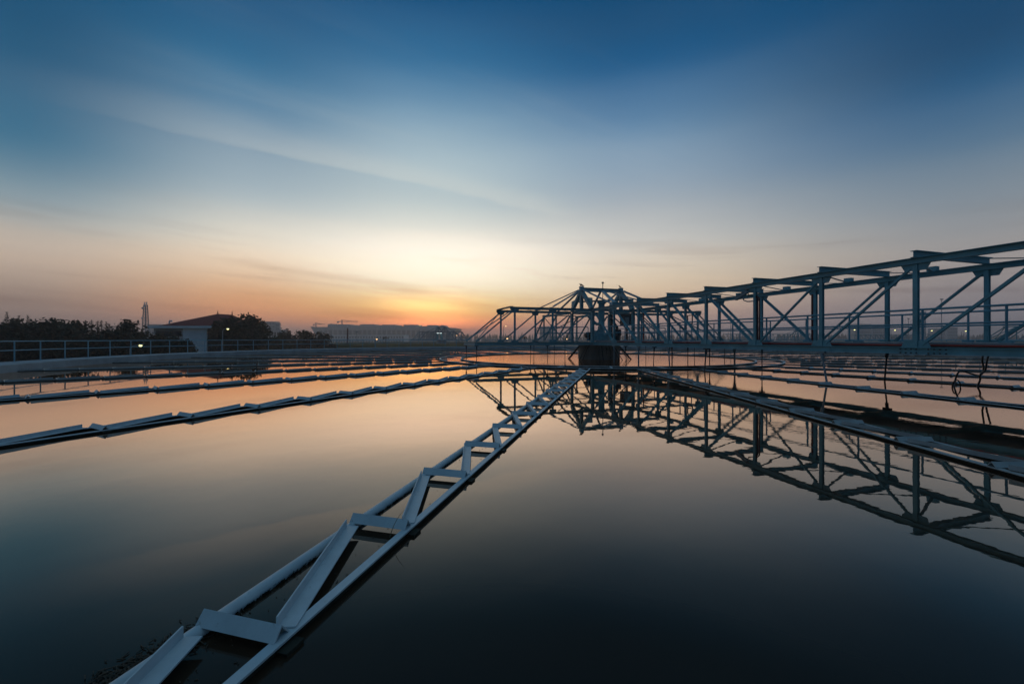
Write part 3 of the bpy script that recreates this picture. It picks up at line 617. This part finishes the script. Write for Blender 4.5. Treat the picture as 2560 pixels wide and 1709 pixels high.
# ------------------------------------------------------------------ neighbouring basins
def far_basin(cx, cy, rot, lab_wall, lab_bridge, lab_rail, lit=False, long_arm=True, rails=True, scale=1.0):
    c0 = Vector((cx, cy, 0))
    wl = MB(True); wl.ring([(RT, -0.3), (RT, 0.40), (RT+1.7, 0.40), (RT+1.7, -0.2), (RT+1.5, -0.3), (RT+1.5, GZ-0.2), (RT+0.2, GZ-0.2), (RT+0.2, -0.3)], n=120)
    ob = wl.build('basin_wall', OCHRE, None, c0); tag(ob, lab_wall, 'wall', 'walls of the farther basins')
    tag(disc(RT+0.05, 0, 90).build('water', WATER, None, c0), kind='structure')
    B = empty('far_bridge', c0, rot); tag(B, lab_bridge, 'bridge', 'bridges of the farther basins')
    z0, z1 = 1.15, 3.8
    arms = [(0, 33.5 if long_arm else 10.5), (90, 10.5), (180, 10.5), (270, 10.5)]
    for deg, L in arms:
        b = MB(); ca, sa = math.cos(R(deg)), math.sin(R(deg))
        P = lambda x, y, z: (ca*x - sa*y, sa*x + ca*y, z)
        for y in (-HW, HW):
            b.bar(P(HW, y, z0), P(L, y, z0), 0.18, 0.2); b.bar(P(HW, y, z1), P(L - (2.8 if L < 20 else 0), y, z1), 0.2, 0.2)
            x = 1.9; i = 0
            while x + 2.7 < L - 1:
                b.bar(P(x+2.74, y, z0), P(x+2.74, y, z1), 0.14, 0.14)
                b.bar(P(x, y, z1), P(x+2.74, y, z0), 0.12, 0.12) if i < 4 else b.bar(P(x, y, z0), P(x+2.74, y, z1), 0.12, 0.12)
                x += 2.74; i += 1
            if L < 20: b.bar(P(x, y, z1), P(L, y, z0), 0.14, 0.14); b.bar(P(x, y, z1), P(L, -y, z0), 0.1, 0.1)
        b.bar(P(L, -HW, z0), P(L, HW, z0), 0.2, 0.2)
        b.build('truss_arm', TRUSS if not lit else GREY, B)
    b = MB(); b.bar((0, -1.7, 5.5), (0, 1.7, 5.5), 0.25, 0.3)
    for y in (-1.62, 1.62):
        for sx in (-1, 1): b.bar((0, y, 5.5), (sx*1.7, y, 3.7), 0.3, 0.3); b.bar((0, y, 5.5), (sx*4.7, y*1.05, 3.8), 0.15, 0.15)
        b.bar((0, y, 3.6), (0, y, 5.4), 0.25, 0.25)
    b.bar((0, -1.6, 5.4), (-1.0, -4.7, 3.8), 0.15, 0.15); b.bar((0, 1.6, 5.4), (1.0, 4.7, 3.8), 0.15, 0.15)
    b.build('gantry_frame', TRUSS if not lit else GREY, B)
    b = MB(True); b.ring([(0.01, -0.3), (1.6, -0.3), (1.6, 1.1), (0.01, 1.1)], n=24); b.build('pier', PIERC, B)
    b = MB(True); b.ring([(0.01, 1.3), (0.5, 1.3), (0.4, 3.5), (0.01, 3.5)], n=16); b.box((1.1, -1.2, 1.3), (1.6, -0.2, 3.2)); b.build('drive_tower', TRUSS, B)
    if lit:
        b = MB(); b.box((1.0, -1.0, 3.35), (1.15, 1.3, 3.47)); b.build('tube_light', TUBEL, B)
        b = MB()
        for sx in (-1, 1):
            for k in range(-3, 4): b.bar((sx*3.4, k*0.5, 1.2), (sx*3.4, k*0.5, 3.4), 0.12, 0.12)
        b.build('louvre_screen', GREY, B)
    if rails:
        Rl = empty('far_railing', c0); tag(Rl, lab_rail, 'railing', 'railings of the farther basins')
        for z in (1.42, 0.95): MB().tube([(34.5*math.cos(2*math.pi*i/120), 34.5*math.sin(2*math.pi*i/120), z) for i in range(120)], 0.035, 5, True).build('rail', RAILP, Rl)
        pmesh = MB().bar((0, 0, 0.4), (0, 0, 1.42), 0.07, 0.07).mesh('post'); pmesh.materials.append(RAILP)
        face = math.atan2(-cy, -cx)
        for i in range(-30, 31):
            a = face + i*1.83/34.5; put('post', pmesh, Rl, (34.5*math.cos(a), 34.5*math.sin(a), 0))
far_basin(-22.7, 135, R(-130), 'ochre wall of the farther basin behind the left half of the near wall', 'distant truss bridge with a lit lamp at its hub, under the sunrise', 'handrail round the distant basin under the sunrise', lit=True, long_arm=False)
far_basin(94, 70, TH, 'wall of the neighbouring basin at the far right edge', 'neighbouring truss bridge entering at the right edge behind the walkway', 'handrail round the neighbouring basin at the right edge')
far_basin(131, 192, R(180), 'wall of the distant basin right of the hub', 'distant long truss bridge with a peaked hub seen through the walkway trusses', 'handrail round the distant basin right of the hub')
far_basin(215, 222, R(180), 'wall of the most distant basin toward the right edge', 'farthest truss bridge with a peaked hub under the right lamps', 'handrail of the most distant basin at right', rails=False)
bb_ = MB(); bb_.box((-20, -0.3, GZ), (20, 0.3, 0.75)); 

# ------------------------------------------------------------------ trees
def crown(c, rx, ry, rz, n, leaf, seed, clumps=26, gap=0.62):
    r = random.Random(seed); b = MB(); cen = []
    for i in range(clumps):
        while True:
            p = Vector((r.uniform(-1, 1), r.uniform(-1, 1), r.uniform(-1, 1)))
            if 0.35 < p.length < 1: break
        cen.append((Vector((c[0] + p.x*rx*0.86, c[1] + p.y*ry*0.86, c[2] + p.z*rz*0.86)), r.uniform(0.22, 0.42)))
    for i in range(n):
        cc, s = cen[i % clumps] if r.random() < 0.74 else (Vector(c), 0.85)
        q = cc + Vector((r.gauss(0, 1)*rx*s*0.55, r.gauss(0, 1)*ry*s*0.55, r.gauss(0, 1)*rz*s*0.42))
        e = Vector(((q.x-c[0])/rx, (q.y-c[1])/ry, (q.z-c[2])/rz))
        if e.length > 1.06: q = Vector(c) + (q - Vector(c))*(r.uniform(0.8, 1.04)/e.length)
        a = Vector((r.gauss(0, 1), r.gauss(0, 1), r.gauss(0, 0.6))).normalized(); d = a.cross(Vector((r.gauss(0, 1), r.gauss(0, 1), r.gauss(0, 1)))).normalized()
        l = leaf*r.uniform(0.6, 1.3)
        b.add([q - a*l, q + d*l*0.45, q + a*l, q - d*l*0.45], [(0, 1, 2, 3)])
    return b
def tree(px, top, Dp, rad, label, mt=LEAF, n=2600, leaf=0.34, flat=1.0, seed=0, low=None):
    t = W(px, top, Dp); base = Vector((t.x, t.y, GZ)); ro = empty('broadleaf_tree', base); tag(ro, label, 'tree', 'trees beyond the basin wall')
    H = t.z - GZ; r = random.Random(seed); cz0 = low if low is not None else H*0.28
    rz = (H - cz0)/2*1.0; cz = H - rz
    b = MB(True); b.tube([(0, 0, 0), (0.1, 0.05, H*0.3), (0.0, 0.1, H*0.55), (0.1, 0, H*0.85)], [0.28, 0.2, 0.14, 0.04], 8)
    for k in range(6):
        a = k*1.05 + r.random(); z = H*(0.3 + 0.07*k)
        b.tube([(0, 0, z), (math.cos(a)*rad*0.4, math.sin(a)*rad*0.4, z + H*0.12), (math.cos(a)*rad*0.75, math.sin(a)*rad*0.75, z + H*0.2)], [0.12, 0.08, 0.03], 6)
    b.build('trunk', BARK, ro)
    crown((0, 0, cz), rad, rad, rz, n, leaf, seed+50).build('crown', mt, ro)
TR = [(8, 797, 58, 4.2, 'dark tree at the left edge behind the railing', 3400),
      (72, 793, 64, 4.6, 'second dark rounded tree from the left edge', 3200),
      (128, 797, 57, 4.0, 'dark tree right of the two at the left edge', 3200),
      (188, 804, 61, 4.4, 'low dark tree below the row of distant conifers', 3200),
      (246, 813, 56, 4.0, 'dark spreading tree left of the tall rounded one', 3200),
      (318, 795, 64, 2.9, 'tall rounded dark tree left of the lattice mast', 2600),
      (372, 831, 58, 3.2, 'low dark bushy tree in front of the lattice mast foot', 2400),
      (418, 832, 57, 3.0, 'dark bushy tree covering the left of the white house', 2600),
      (456, 848, 55, 1.7, 'small dark bush tree against the white house wall', 1800)]
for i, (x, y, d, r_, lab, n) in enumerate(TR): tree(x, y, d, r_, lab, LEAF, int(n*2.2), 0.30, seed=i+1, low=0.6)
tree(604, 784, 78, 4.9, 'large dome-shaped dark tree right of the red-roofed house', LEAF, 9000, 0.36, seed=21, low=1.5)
tree(697, 837, 96, 3.2, 'low light green tree right of the dome-shaped tree', LEAF2, 1800, 0.40, seed=22, low=0.5)
tree(650, 845, 98, 2.6, 'small bush between the dome-shaped tree and the far white block', LEAF2, 1200, 0.40, seed=26, low=0.5)
tree(706, 820, 118, 1.1, 'left slim upright tree of a pair before the pale terminal', LEAF, 700, 0.34, seed=23, low=1.0)
tree(719, 819, 118, 1.1, 'right slim upright tree of a pair before the pale terminal', LEAF, 700, 0.34, seed=27, low=1.0)
tree(752, 824, 105, 3.8, 'dark tree left of the thin red column', LEAF, 2200, 0.40, seed=24, low=0.5)
tree(800, 830, 106, 3.6, 'rightmost dark tree before the pale terminal', LEAF, 2000, 0.40, seed=25, low=0.5)
def conifer(px, top, Dp, lab, seed):
    t = W(px, top, Dp); H = t.z - GZ; ro = empty('conifer_tree', (t.x, t.y, GZ)); tag(ro, lab, 'tree', 'slender conifers on the left skyline')
    MB(True).tube([(0, 0, 0), (0.05, 0, H*0.98)], [0.2, 0.03], 6).build('trunk', BARK, ro)
    r = random.Random(seed); b = MB()
    for i in range(620):
        z = H*(0.25 + 0.75*(1 - (1-r.random())**0.8)); rd = 1.35*(1 - z/H)**0.75*(0.6 + 0.5*abs(math.sin(z*3.1))) + 0.06; a = r.random()*6.283; q = rd*math.sqrt(r.random())
        p = Vector((q*math.cos(a), q*math.sin(a), z)); d = Vector((math.cos(a), math.sin(a), 0.45)).normalized(); s = Vector((-math.sin(a), math.cos(a), 0.2)); l = 0.34*r.uniform(0.6, 1.2)
        b.add([p - s*l*0.3, p + d*l, p + s*l*0.3, p - d*l*0.3], [(0, 1, 2, 3)])
    b.build('crown', CONIF, ro)
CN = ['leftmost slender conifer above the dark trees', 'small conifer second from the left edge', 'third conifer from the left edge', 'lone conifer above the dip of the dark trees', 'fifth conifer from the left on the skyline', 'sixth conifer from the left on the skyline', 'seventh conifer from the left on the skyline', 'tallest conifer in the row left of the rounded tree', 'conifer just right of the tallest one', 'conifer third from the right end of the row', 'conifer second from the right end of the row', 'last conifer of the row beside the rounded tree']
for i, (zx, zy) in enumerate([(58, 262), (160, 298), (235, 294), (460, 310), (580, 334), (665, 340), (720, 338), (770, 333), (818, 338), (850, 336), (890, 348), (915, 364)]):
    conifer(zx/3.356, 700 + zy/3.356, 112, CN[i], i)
def palm(px, top, Dp, lab):
    t = W(px, top, Dp); H = t.z - GZ; ro = empty('palm_tree', (t.x, t.y, GZ)); tag(ro, lab, 'tree', 'small palms behind the farther basins')
    MB(True).tube([(0, 0, 0), (0.1, 0, H-0.8)], [0.2, 0.13], 7).build('trunk', BARK, ro)
    b = MB()
    for k in range(14):
        a = k*0.449*2; dr = Vector((math.cos(a), math.sin(a), 0)); sd = Vector((-math.sin(a), math.cos(a), 0)); up = 0.2 + 0.8*((k*7) % 5)/5
        pp = [Vector((0.1, 0, H-0.8)) + dr*(1.7*s) + Vector((0, 0, up*s*1.6 - 1.5*s*s)) for s in (0, 0.33, 0.66, 1)]
        for p, q, w0, w1 in zip(pp, pp[1:], (0.1, 0.25, 0.2), (0.25, 0.2, 0.02)): b.add([p - sd*w0, p + sd*w0, q + sd*w1, q - sd*w1], [(0, 1, 2, 3)])
    b.build('fronds', LEAF, ro)
palm(963, 838, 170, 'small palm left of the distant lit bridge'); palm(1312, 838, 170, 'small palm seen under the left truss arm')
rt = random.Random(11); b = MB()
for i in range(900):
    px = rt.uniform(1130, 2760); Dp = rt.uniform(560, 700); top = 838 - abs(rt.gauss(0, 3.2)); t = W(px, top, Dp); wd = rt.uniform(1.2, 3.0)
    for k in range(3):
        zz = GZ + (t.z - GZ)*(0.25*k); a = rt.random()*3
        b.add([(t.x - wd*math.cos(a), t.y - wd*math.sin(a), zz), (t.x + wd*math.cos(a+1), t.y + wd*math.sin(a+1), zz), (t.x - wd*math.sin(a), t.y + wd*math.cos(a), zz), (t.x, t.y, GZ + (t.z-GZ)*(0.55 + 0.225*k))], [(0, 1, 3), (1, 2, 3), (2, 0, 3)])
tag(b.build('treeline', CONIF), 'far spiky line of trees along the hazy horizon right of centre', 'treeline', kind='stuff')

# ------------------------------------------------------------------ buildings
def house():
    Dp = 82; s = Dp/F; p = W(500, HZ, Dp); ro = empty('red_roofed_house', (p.x, p.y, GZ))
    tag(ro, 'white house with a red hipped roof behind the basin wall', 'house')
    X = lambda px: (px-500)*s
    Z = lambda py: EYE + (HZ-py)*s - GZ
    xl, xm, xr = X(375), X(517), X(556); ze = Z(820); dep = 11
    MB().box((X(457), 0, 0), (xm, dep, ze-0.02)).build('wall', WHITE, ro)
    wg = MB().box((xm+0.02, 0.25, 0), (xr, dep-0.2, ze-0.03)).build('glazed_bay', GLASS, ro)
    fm = MB()
    for k in range(5): fm.box((xm+0.02+k*(xr-xm-0.1)/4, 0.15, 0), (xm+0.10+k*(xr-xm-0.1)/4, 0.247, ze-0.04))
    for zz in (ze*0.35, ze*0.7): fm.box((xm+0.02, 0.12, zz), (xr, 0.149, zz+0.1))
    fm.build('frame', DARK, wg)
    MB().box((xl+0.4, 0.4, 0), (X(457)-0.02, dep-0.4, ze-0.03)).build('wing_wall', HAZED, ro)
    wn = MB(); wn.box((xl+0.9, 0.33, ze-1.6), (X(457)-0.6, 0.398, ze-0.5)); wn.build('window_band', GLASS, ro)
    MB().box((xl, -0.7, ze), (xr+0.5, dep+0.7, ze+0.42)).build('eave_band', WHITE, ro)
    zr = Z(794.5) + 1.1; x0, x1 = X(399), X(562); y0, y1 = -0.5, dep+0.5; zb = ze+0.422; ra, rb = X(500), X(524)
    b = MB(); b.add([(x0, y0, zb), (x1, y0, zb), (x1, y1, zb), (x0, y1, zb), (ra, dep*0.45, zr), (rb, dep*0.6, zr-0.1)], [(0, 1, 5, 4), (1, 2, 5), (2, 3, 4, 5), (3, 0, 4), (3, 2, 1, 0)]); rf = b.build('roof', ROOF, ro)
    for x, y in ((ra, dep*0.45), (rb, dep*0.6)): MB(True).tube([(x, y, zr-0.15), (x, y, zr+0.25), (x, y, zr+0.75)], [0.12, 0.09, 0.02], 8).build('finial', ROOF, rf)
    for px in (413, 551): MB(True).tube([(X(px), 1.0, zb+0.2), (X(px), 1.0, zb+0.9), (X(px)+0.15, 1.0, zb+1.1), (X(px)+0.4, 1.0, zb+1.1), (X(px)+0.45, 1.0, zb+0.85)], 0.13, 8).build('vent_pipe', WHITE, rf)
house()
def block(px0, px1, top, Dp, lab, m=HAZEB, floors=5, depth=None, bays=9, name='far_building', grp='hazy buildings on the horizon'):
    a, b_ = W(px0, top, Dp), W(px1, top, Dp); wd = b_.x - a.x; H = a.z - GZ; depth = depth or wd*0.6
    ro = empty(name, ((a.x+b_.x)/2, Dp, GZ)); tag(ro, lab, 'building', grp)
    MB().box((-wd/2, 0, 0), (wd/2, depth, H)).build('wall', m, ro)
    MB().box((-wd/2-0.3, -0.3, H+0.003), (wd/2+0.3, depth+0.3, H+0.6)).build('roof_slab', m, ro)
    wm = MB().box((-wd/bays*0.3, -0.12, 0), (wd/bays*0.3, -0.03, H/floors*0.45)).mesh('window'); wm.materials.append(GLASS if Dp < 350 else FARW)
    for f in range(floors):
        for k in range(bays): put('window', wm, ro, (-wd/2 + wd*(k+0.5)/bays, 0, H*(f+0.35)/floors))
    return ro
block(651, 687, 805, 400, 'pale boxy tower block right of the dome-shaped tree', floors=7, bays=5)
block(687, 698, 809, 402, 'narrow lower wing beside the pale tower block', floors=6, bays=3)
block(368, 402, 812, 420, 'pale low block behind the lattice mast', floors=4, bays=6)
block(664, 705, 826, 300, 'low white shed under the pale tower block', floors=2, bays=6)
block(1350, 1376, 817, 420, 'pale block seen through the left truss arm', floors=8, bays=5)
block(2300, 2315, 780, 420, 'slim pale tower seen through the walkway near the right edge', floors=14, bays=3)
block(2138, 2178, 811, 480, 'broad hazy block seen through the walkway truss', floors=6, bays=8)
block(2181, 2216, 812, 500, 'hazy block right of the broad one behind the walkway', floors=6, bays=7)
block(2336, 2362, 822, 520, 'low hazy block right of the slim pale tower', floors=4, bays=6)
block(2368, 2394, 819, 540, 'hazy block farther right beyond the slim tower', floors=5, bays=6)
block(830, 1010, 838, 430, 'long low white hall in front of the pale terminal', WHITE, 2, 20, 26)
def terminal():
    Dp = 520; s = Dp/F; p = W(958, HZ, Dp); ro = empty('terminal_hall', (p.x, p.y, GZ)); tag(ro, 'huge pale terminal with flared ends and roof domes under the sunrise', 'terminal building')
    X = lambda px: (px-958)*s
    Z = lambda py: EYE + (HZ-py)*s - GZ
    b = MB(); b.prism([(X(792), 0), (X(1128), 0), (X(1128), Z(838)), (X(1141), Z(820)), (X(1133), Z(819)), (X(782), Z(817)), (X(776), Z(816)), (X(790), Z(838))], 0, 60); b.build('wall', HAZED, ro)
    b = MB()
    for k in range(27): b.box((X(798+12.2*k), -0.5, Z(843)), (X(798+12.2*k+8), -0.1, Z(825)))
    b.build('curtain_glazing', FARW, ro)
    for x0, x1, t in ((815, 838, 809.5), (840, 866, 810), (896, 931, 810), (952, 985, 811), (1006, 1038, 811), (1066, 1089, 812)):
        MB().box((X(x0), 5, Z(819)), (X(x1), 40, Z(t))).build('roof_monitor', HAZEB, ro)
    for x0, x1, t in ((866, 896, 813), (931, 952, 814), (985, 1006, 814.5), (1038, 1066, 814.5)):
        MB().box((X(x0), 8, Z(819)), (X(x1), 40, Z(t))).build('roof_link', HAZED, ro)
    for x0, x1, t in ((808, 838, 808.5), (1090, 1116, 811.5)):
        c0, r0 = (X(x0)+X(x1))/2, (X(x1)-X(x0))/2
        MB(True).tube([(c0, 6, Z(818)), (c0, 40, Z(818))], r0*0.9 if False else (Z(t)-Z(818)), 24).build('dome', HAZEB, ro)
terminal()
def crane(px, top, base, Dp, jib, lab):
    t, b0 = W(px, top, Dp), W(px, base, Dp); s = Dp/F; ro = empty('tower_crane', (b0.x, Dp, GZ)); tag(ro, lab, 'crane', 'cranes over the terminal')
    H = t.z - GZ
    MB().bar((0, 0, 0), (0, 0, H), 1.0, 1.0).build('mast', GREY, ro)
    MB().bar((-jib*0.3*s, 0, H-2.2), (jib*s, 0, H-2.2), 0.8, 0.8).bar((0, 0, H), (jib*0.6*s, 0, H-2), 0.3, 0.3).build('jib', GREY, ro)
    MB().box((-jib*0.3*s, -0.8, H-4.0), (-jib*0.2*s, 0.8, H-2.4)).build('counterweight', HAZED, ro)
crane(855, 799, 812, 540, 40, 'long-jibbed crane above the pale terminal'); crane(790, 806, 816, 545, 22, 'short crane at the left end of the pale terminal')
def lattice():
    Dp = 175; s = Dp/F; b0 = W(364, 826, Dp); t = W(364, 762, Dp); ro = empty('lattice_mast', (b0.x, Dp, GZ)); tag(ro, 'slender lattice radio mast with dishes behind the trees', 'radio mast')
    H = t.z - GZ; b = MB(); n = 16
    cor = lambda z, k: Vector(((1.05 - 0.62*z/H)*(1 if k in (0, 1) else -1), (1.05 - 0.62*z/H)*(1 if k in (0, 3) else -1), z))
    for k in range(4): b.bar(cor(0, k), cor(H, k), 0.22, 0.22)
    for i in range(n):
        for k in range(4):
            b.bar(cor(H*i/n, k), cor(H*(i+1)/n, (k+1) % 4), 0.1, 0.1); b.bar(cor(H*(i+1)/n, k), cor(H*(i+1)/n, (k+1) % 4), 0.1, 0.1)
    b.build('lattice', GREY, ro)
    for z, dx_ in ((H*0.93, -0.5), (H*0.72, -0.6), (H*0.97, 0.4)): MB(True).tube([(dx_, -0.8, z), (dx_, -1.0, z)], 0.42, 14).build('dish', WHITE, ro)
    for x_ in (-0.4, 0.4): MB(True).bar((x_, 0, H), (x_, 0, H+1.2), 0.25, 0.25).build('antenna', WHITE, ro)
lattice()

# ------------------------------------------------------------------ lamps and posts
def lamp(px, py, Dp, arm, lab, m=LAMP, size=0.22, cat='street lamp', lit=True):
    h = W(px, py, Dp); H = h.z - GZ; ro = empty('street_lamp', (h.x - arm, Dp, GZ)); tag(ro, lab, cat, 'street lamps beyond the basin')
    MB(True).tube([(0, 0, 0), (0, 0, H-0.35), (arm*0.25, 0, H-0.02), (arm, 0, H+0.06)], [0.09, 0.07, 0.05, 0.04], 8).build('pole', GREY, ro)
    MB(True).tube([(arm-size*1.6, 0, H+0.08), (arm-size*0.8, 0, H+0.12), (arm+size*0.8, 0, H+0.10), (arm+size*1.5, 0, H+0.05)], [0.06, size*0.6, size*0.6, 0.05], 8).build('lamp_head', GREY, ro)
    if lit: MB(True).tube([(arm-size, -0.02, H), (arm-size*0.5, -0.05, H-0.02), (arm+size*0.6, -0.05, H-0.02), (arm+size*1.1, -0.02, H+0.02)], [0.04, size*0.55, size*0.5, 0.03], 8).build('bulb', m, ro)
lamp(352, 863.5, 48, 1.2, 'lit lamp glowing low behind the railing at left', size=0.17)
lamp(570, 822, 70, 0.9, 'lit lamp in front of the dome-shaped tree', size=0.17)
lamp(2136, 824, 180, -1.2, 'leftmost lit lamp behind the walkway at right', size=0.34)
lamp(2237, 825, 185, 1.6, 'second lit lamp from the left behind the walkway', size=0.34)
lamp(2329, 826, 190, 1.6, 'third lit lamp from the left behind the walkway', size=0.36)
lamp(2414, 827, 195, 1.8, 'rightmost lit lamp behind the walkway', size=0.38)
lamp(1264.5, 815, 150, 0.8, 'tall lamp standing under the left truss arm', LAMPO, size=0.2)
lamp(822, 816, 150, -0.8, 'tall unlit lamp in front of the terminal', lit=False, size=0.2)
lamp(1268, 846, 95, 0.3, 'small orange lamp low under the left truss arm', LAMPO, size=0.16)
lamp(1416, 847, 95, 0.3, 'small orange lamp low behind the hub railing', LAMPO, size=0.18)
lamp(942, 847.5, 98, 0.3, 'small orange lamp left of the distant lit bridge', LAMPO, size=0.16)
lamp(1141, 838, 130, 0.3, 'small orange lamp right of the distant lit bridge', LAMPO, size=0.16)
lamp(1050, 813, 300, 0.3, 'tiny lit lamp against the terminal roof', size=0.3)
def pole(px, top, Dp, r, lab, m, head=True):
    h = W(px, top, Dp); H = h.z - GZ; ro = empty('light_mast', (h.x, Dp, GZ)); tag(ro, lab, 'mast', 'tall masts on the plant grounds')
    MB(True).tube([(0, 0, 0), (0, 0, H)], [r, r*0.6], 8).build('pole', m, ro)
    if head: MB(True).tube([(-r*3, 0, H), (r*3, 0, H)], r*1.6, 8).build('floodlight', m, ro)
pole(869, 820, 130, 0.32, 'thick dark red column left of the distant lit bridge', DRED, False)
pole(892, 829, 140, 0.12, 'thin post right of the dark red column', GREY)
pole(1827, 785, 150, 0.12, 'tall thin mast seen through the middle of the walkway', GREY)
pole(2354, 748, 150, 0.14, 'tallest mast with floodlights behind the walkway near right edge', GREY)
pole(2271, 796, 200, 0.14, 'mast left of the tallest one behind the walkway', GREY)
pole(2258, 812, 200, 0.14, 'short mast between two lit lamps behind the walkway', GREY)

# ------------------------------------------------------------------ haze
hz = MB(); hz.box((-1600, -1600, GZ-1), (1600, 1600, 34))
hm = bpy.data.materials.new('morning_haze'); hm.use_nodes = True; t = hm.node_tree; t.nodes.clear()
pv = N(t, 'ShaderNodeVolumePrincipled'); pv.inputs['Color'].default_value = (1.0, 0.90, 0.87, 1); pv.inputs['Density'].default_value = 0.0010; pv.inputs['Anisotropy'].default_value = 0.6
mo = N(t, 'ShaderNodeOutputMaterial'); t.links.new(pv.outputs[0], mo.inputs['Volume'])
tag(hz.build('haze', hm), kind='stuff')
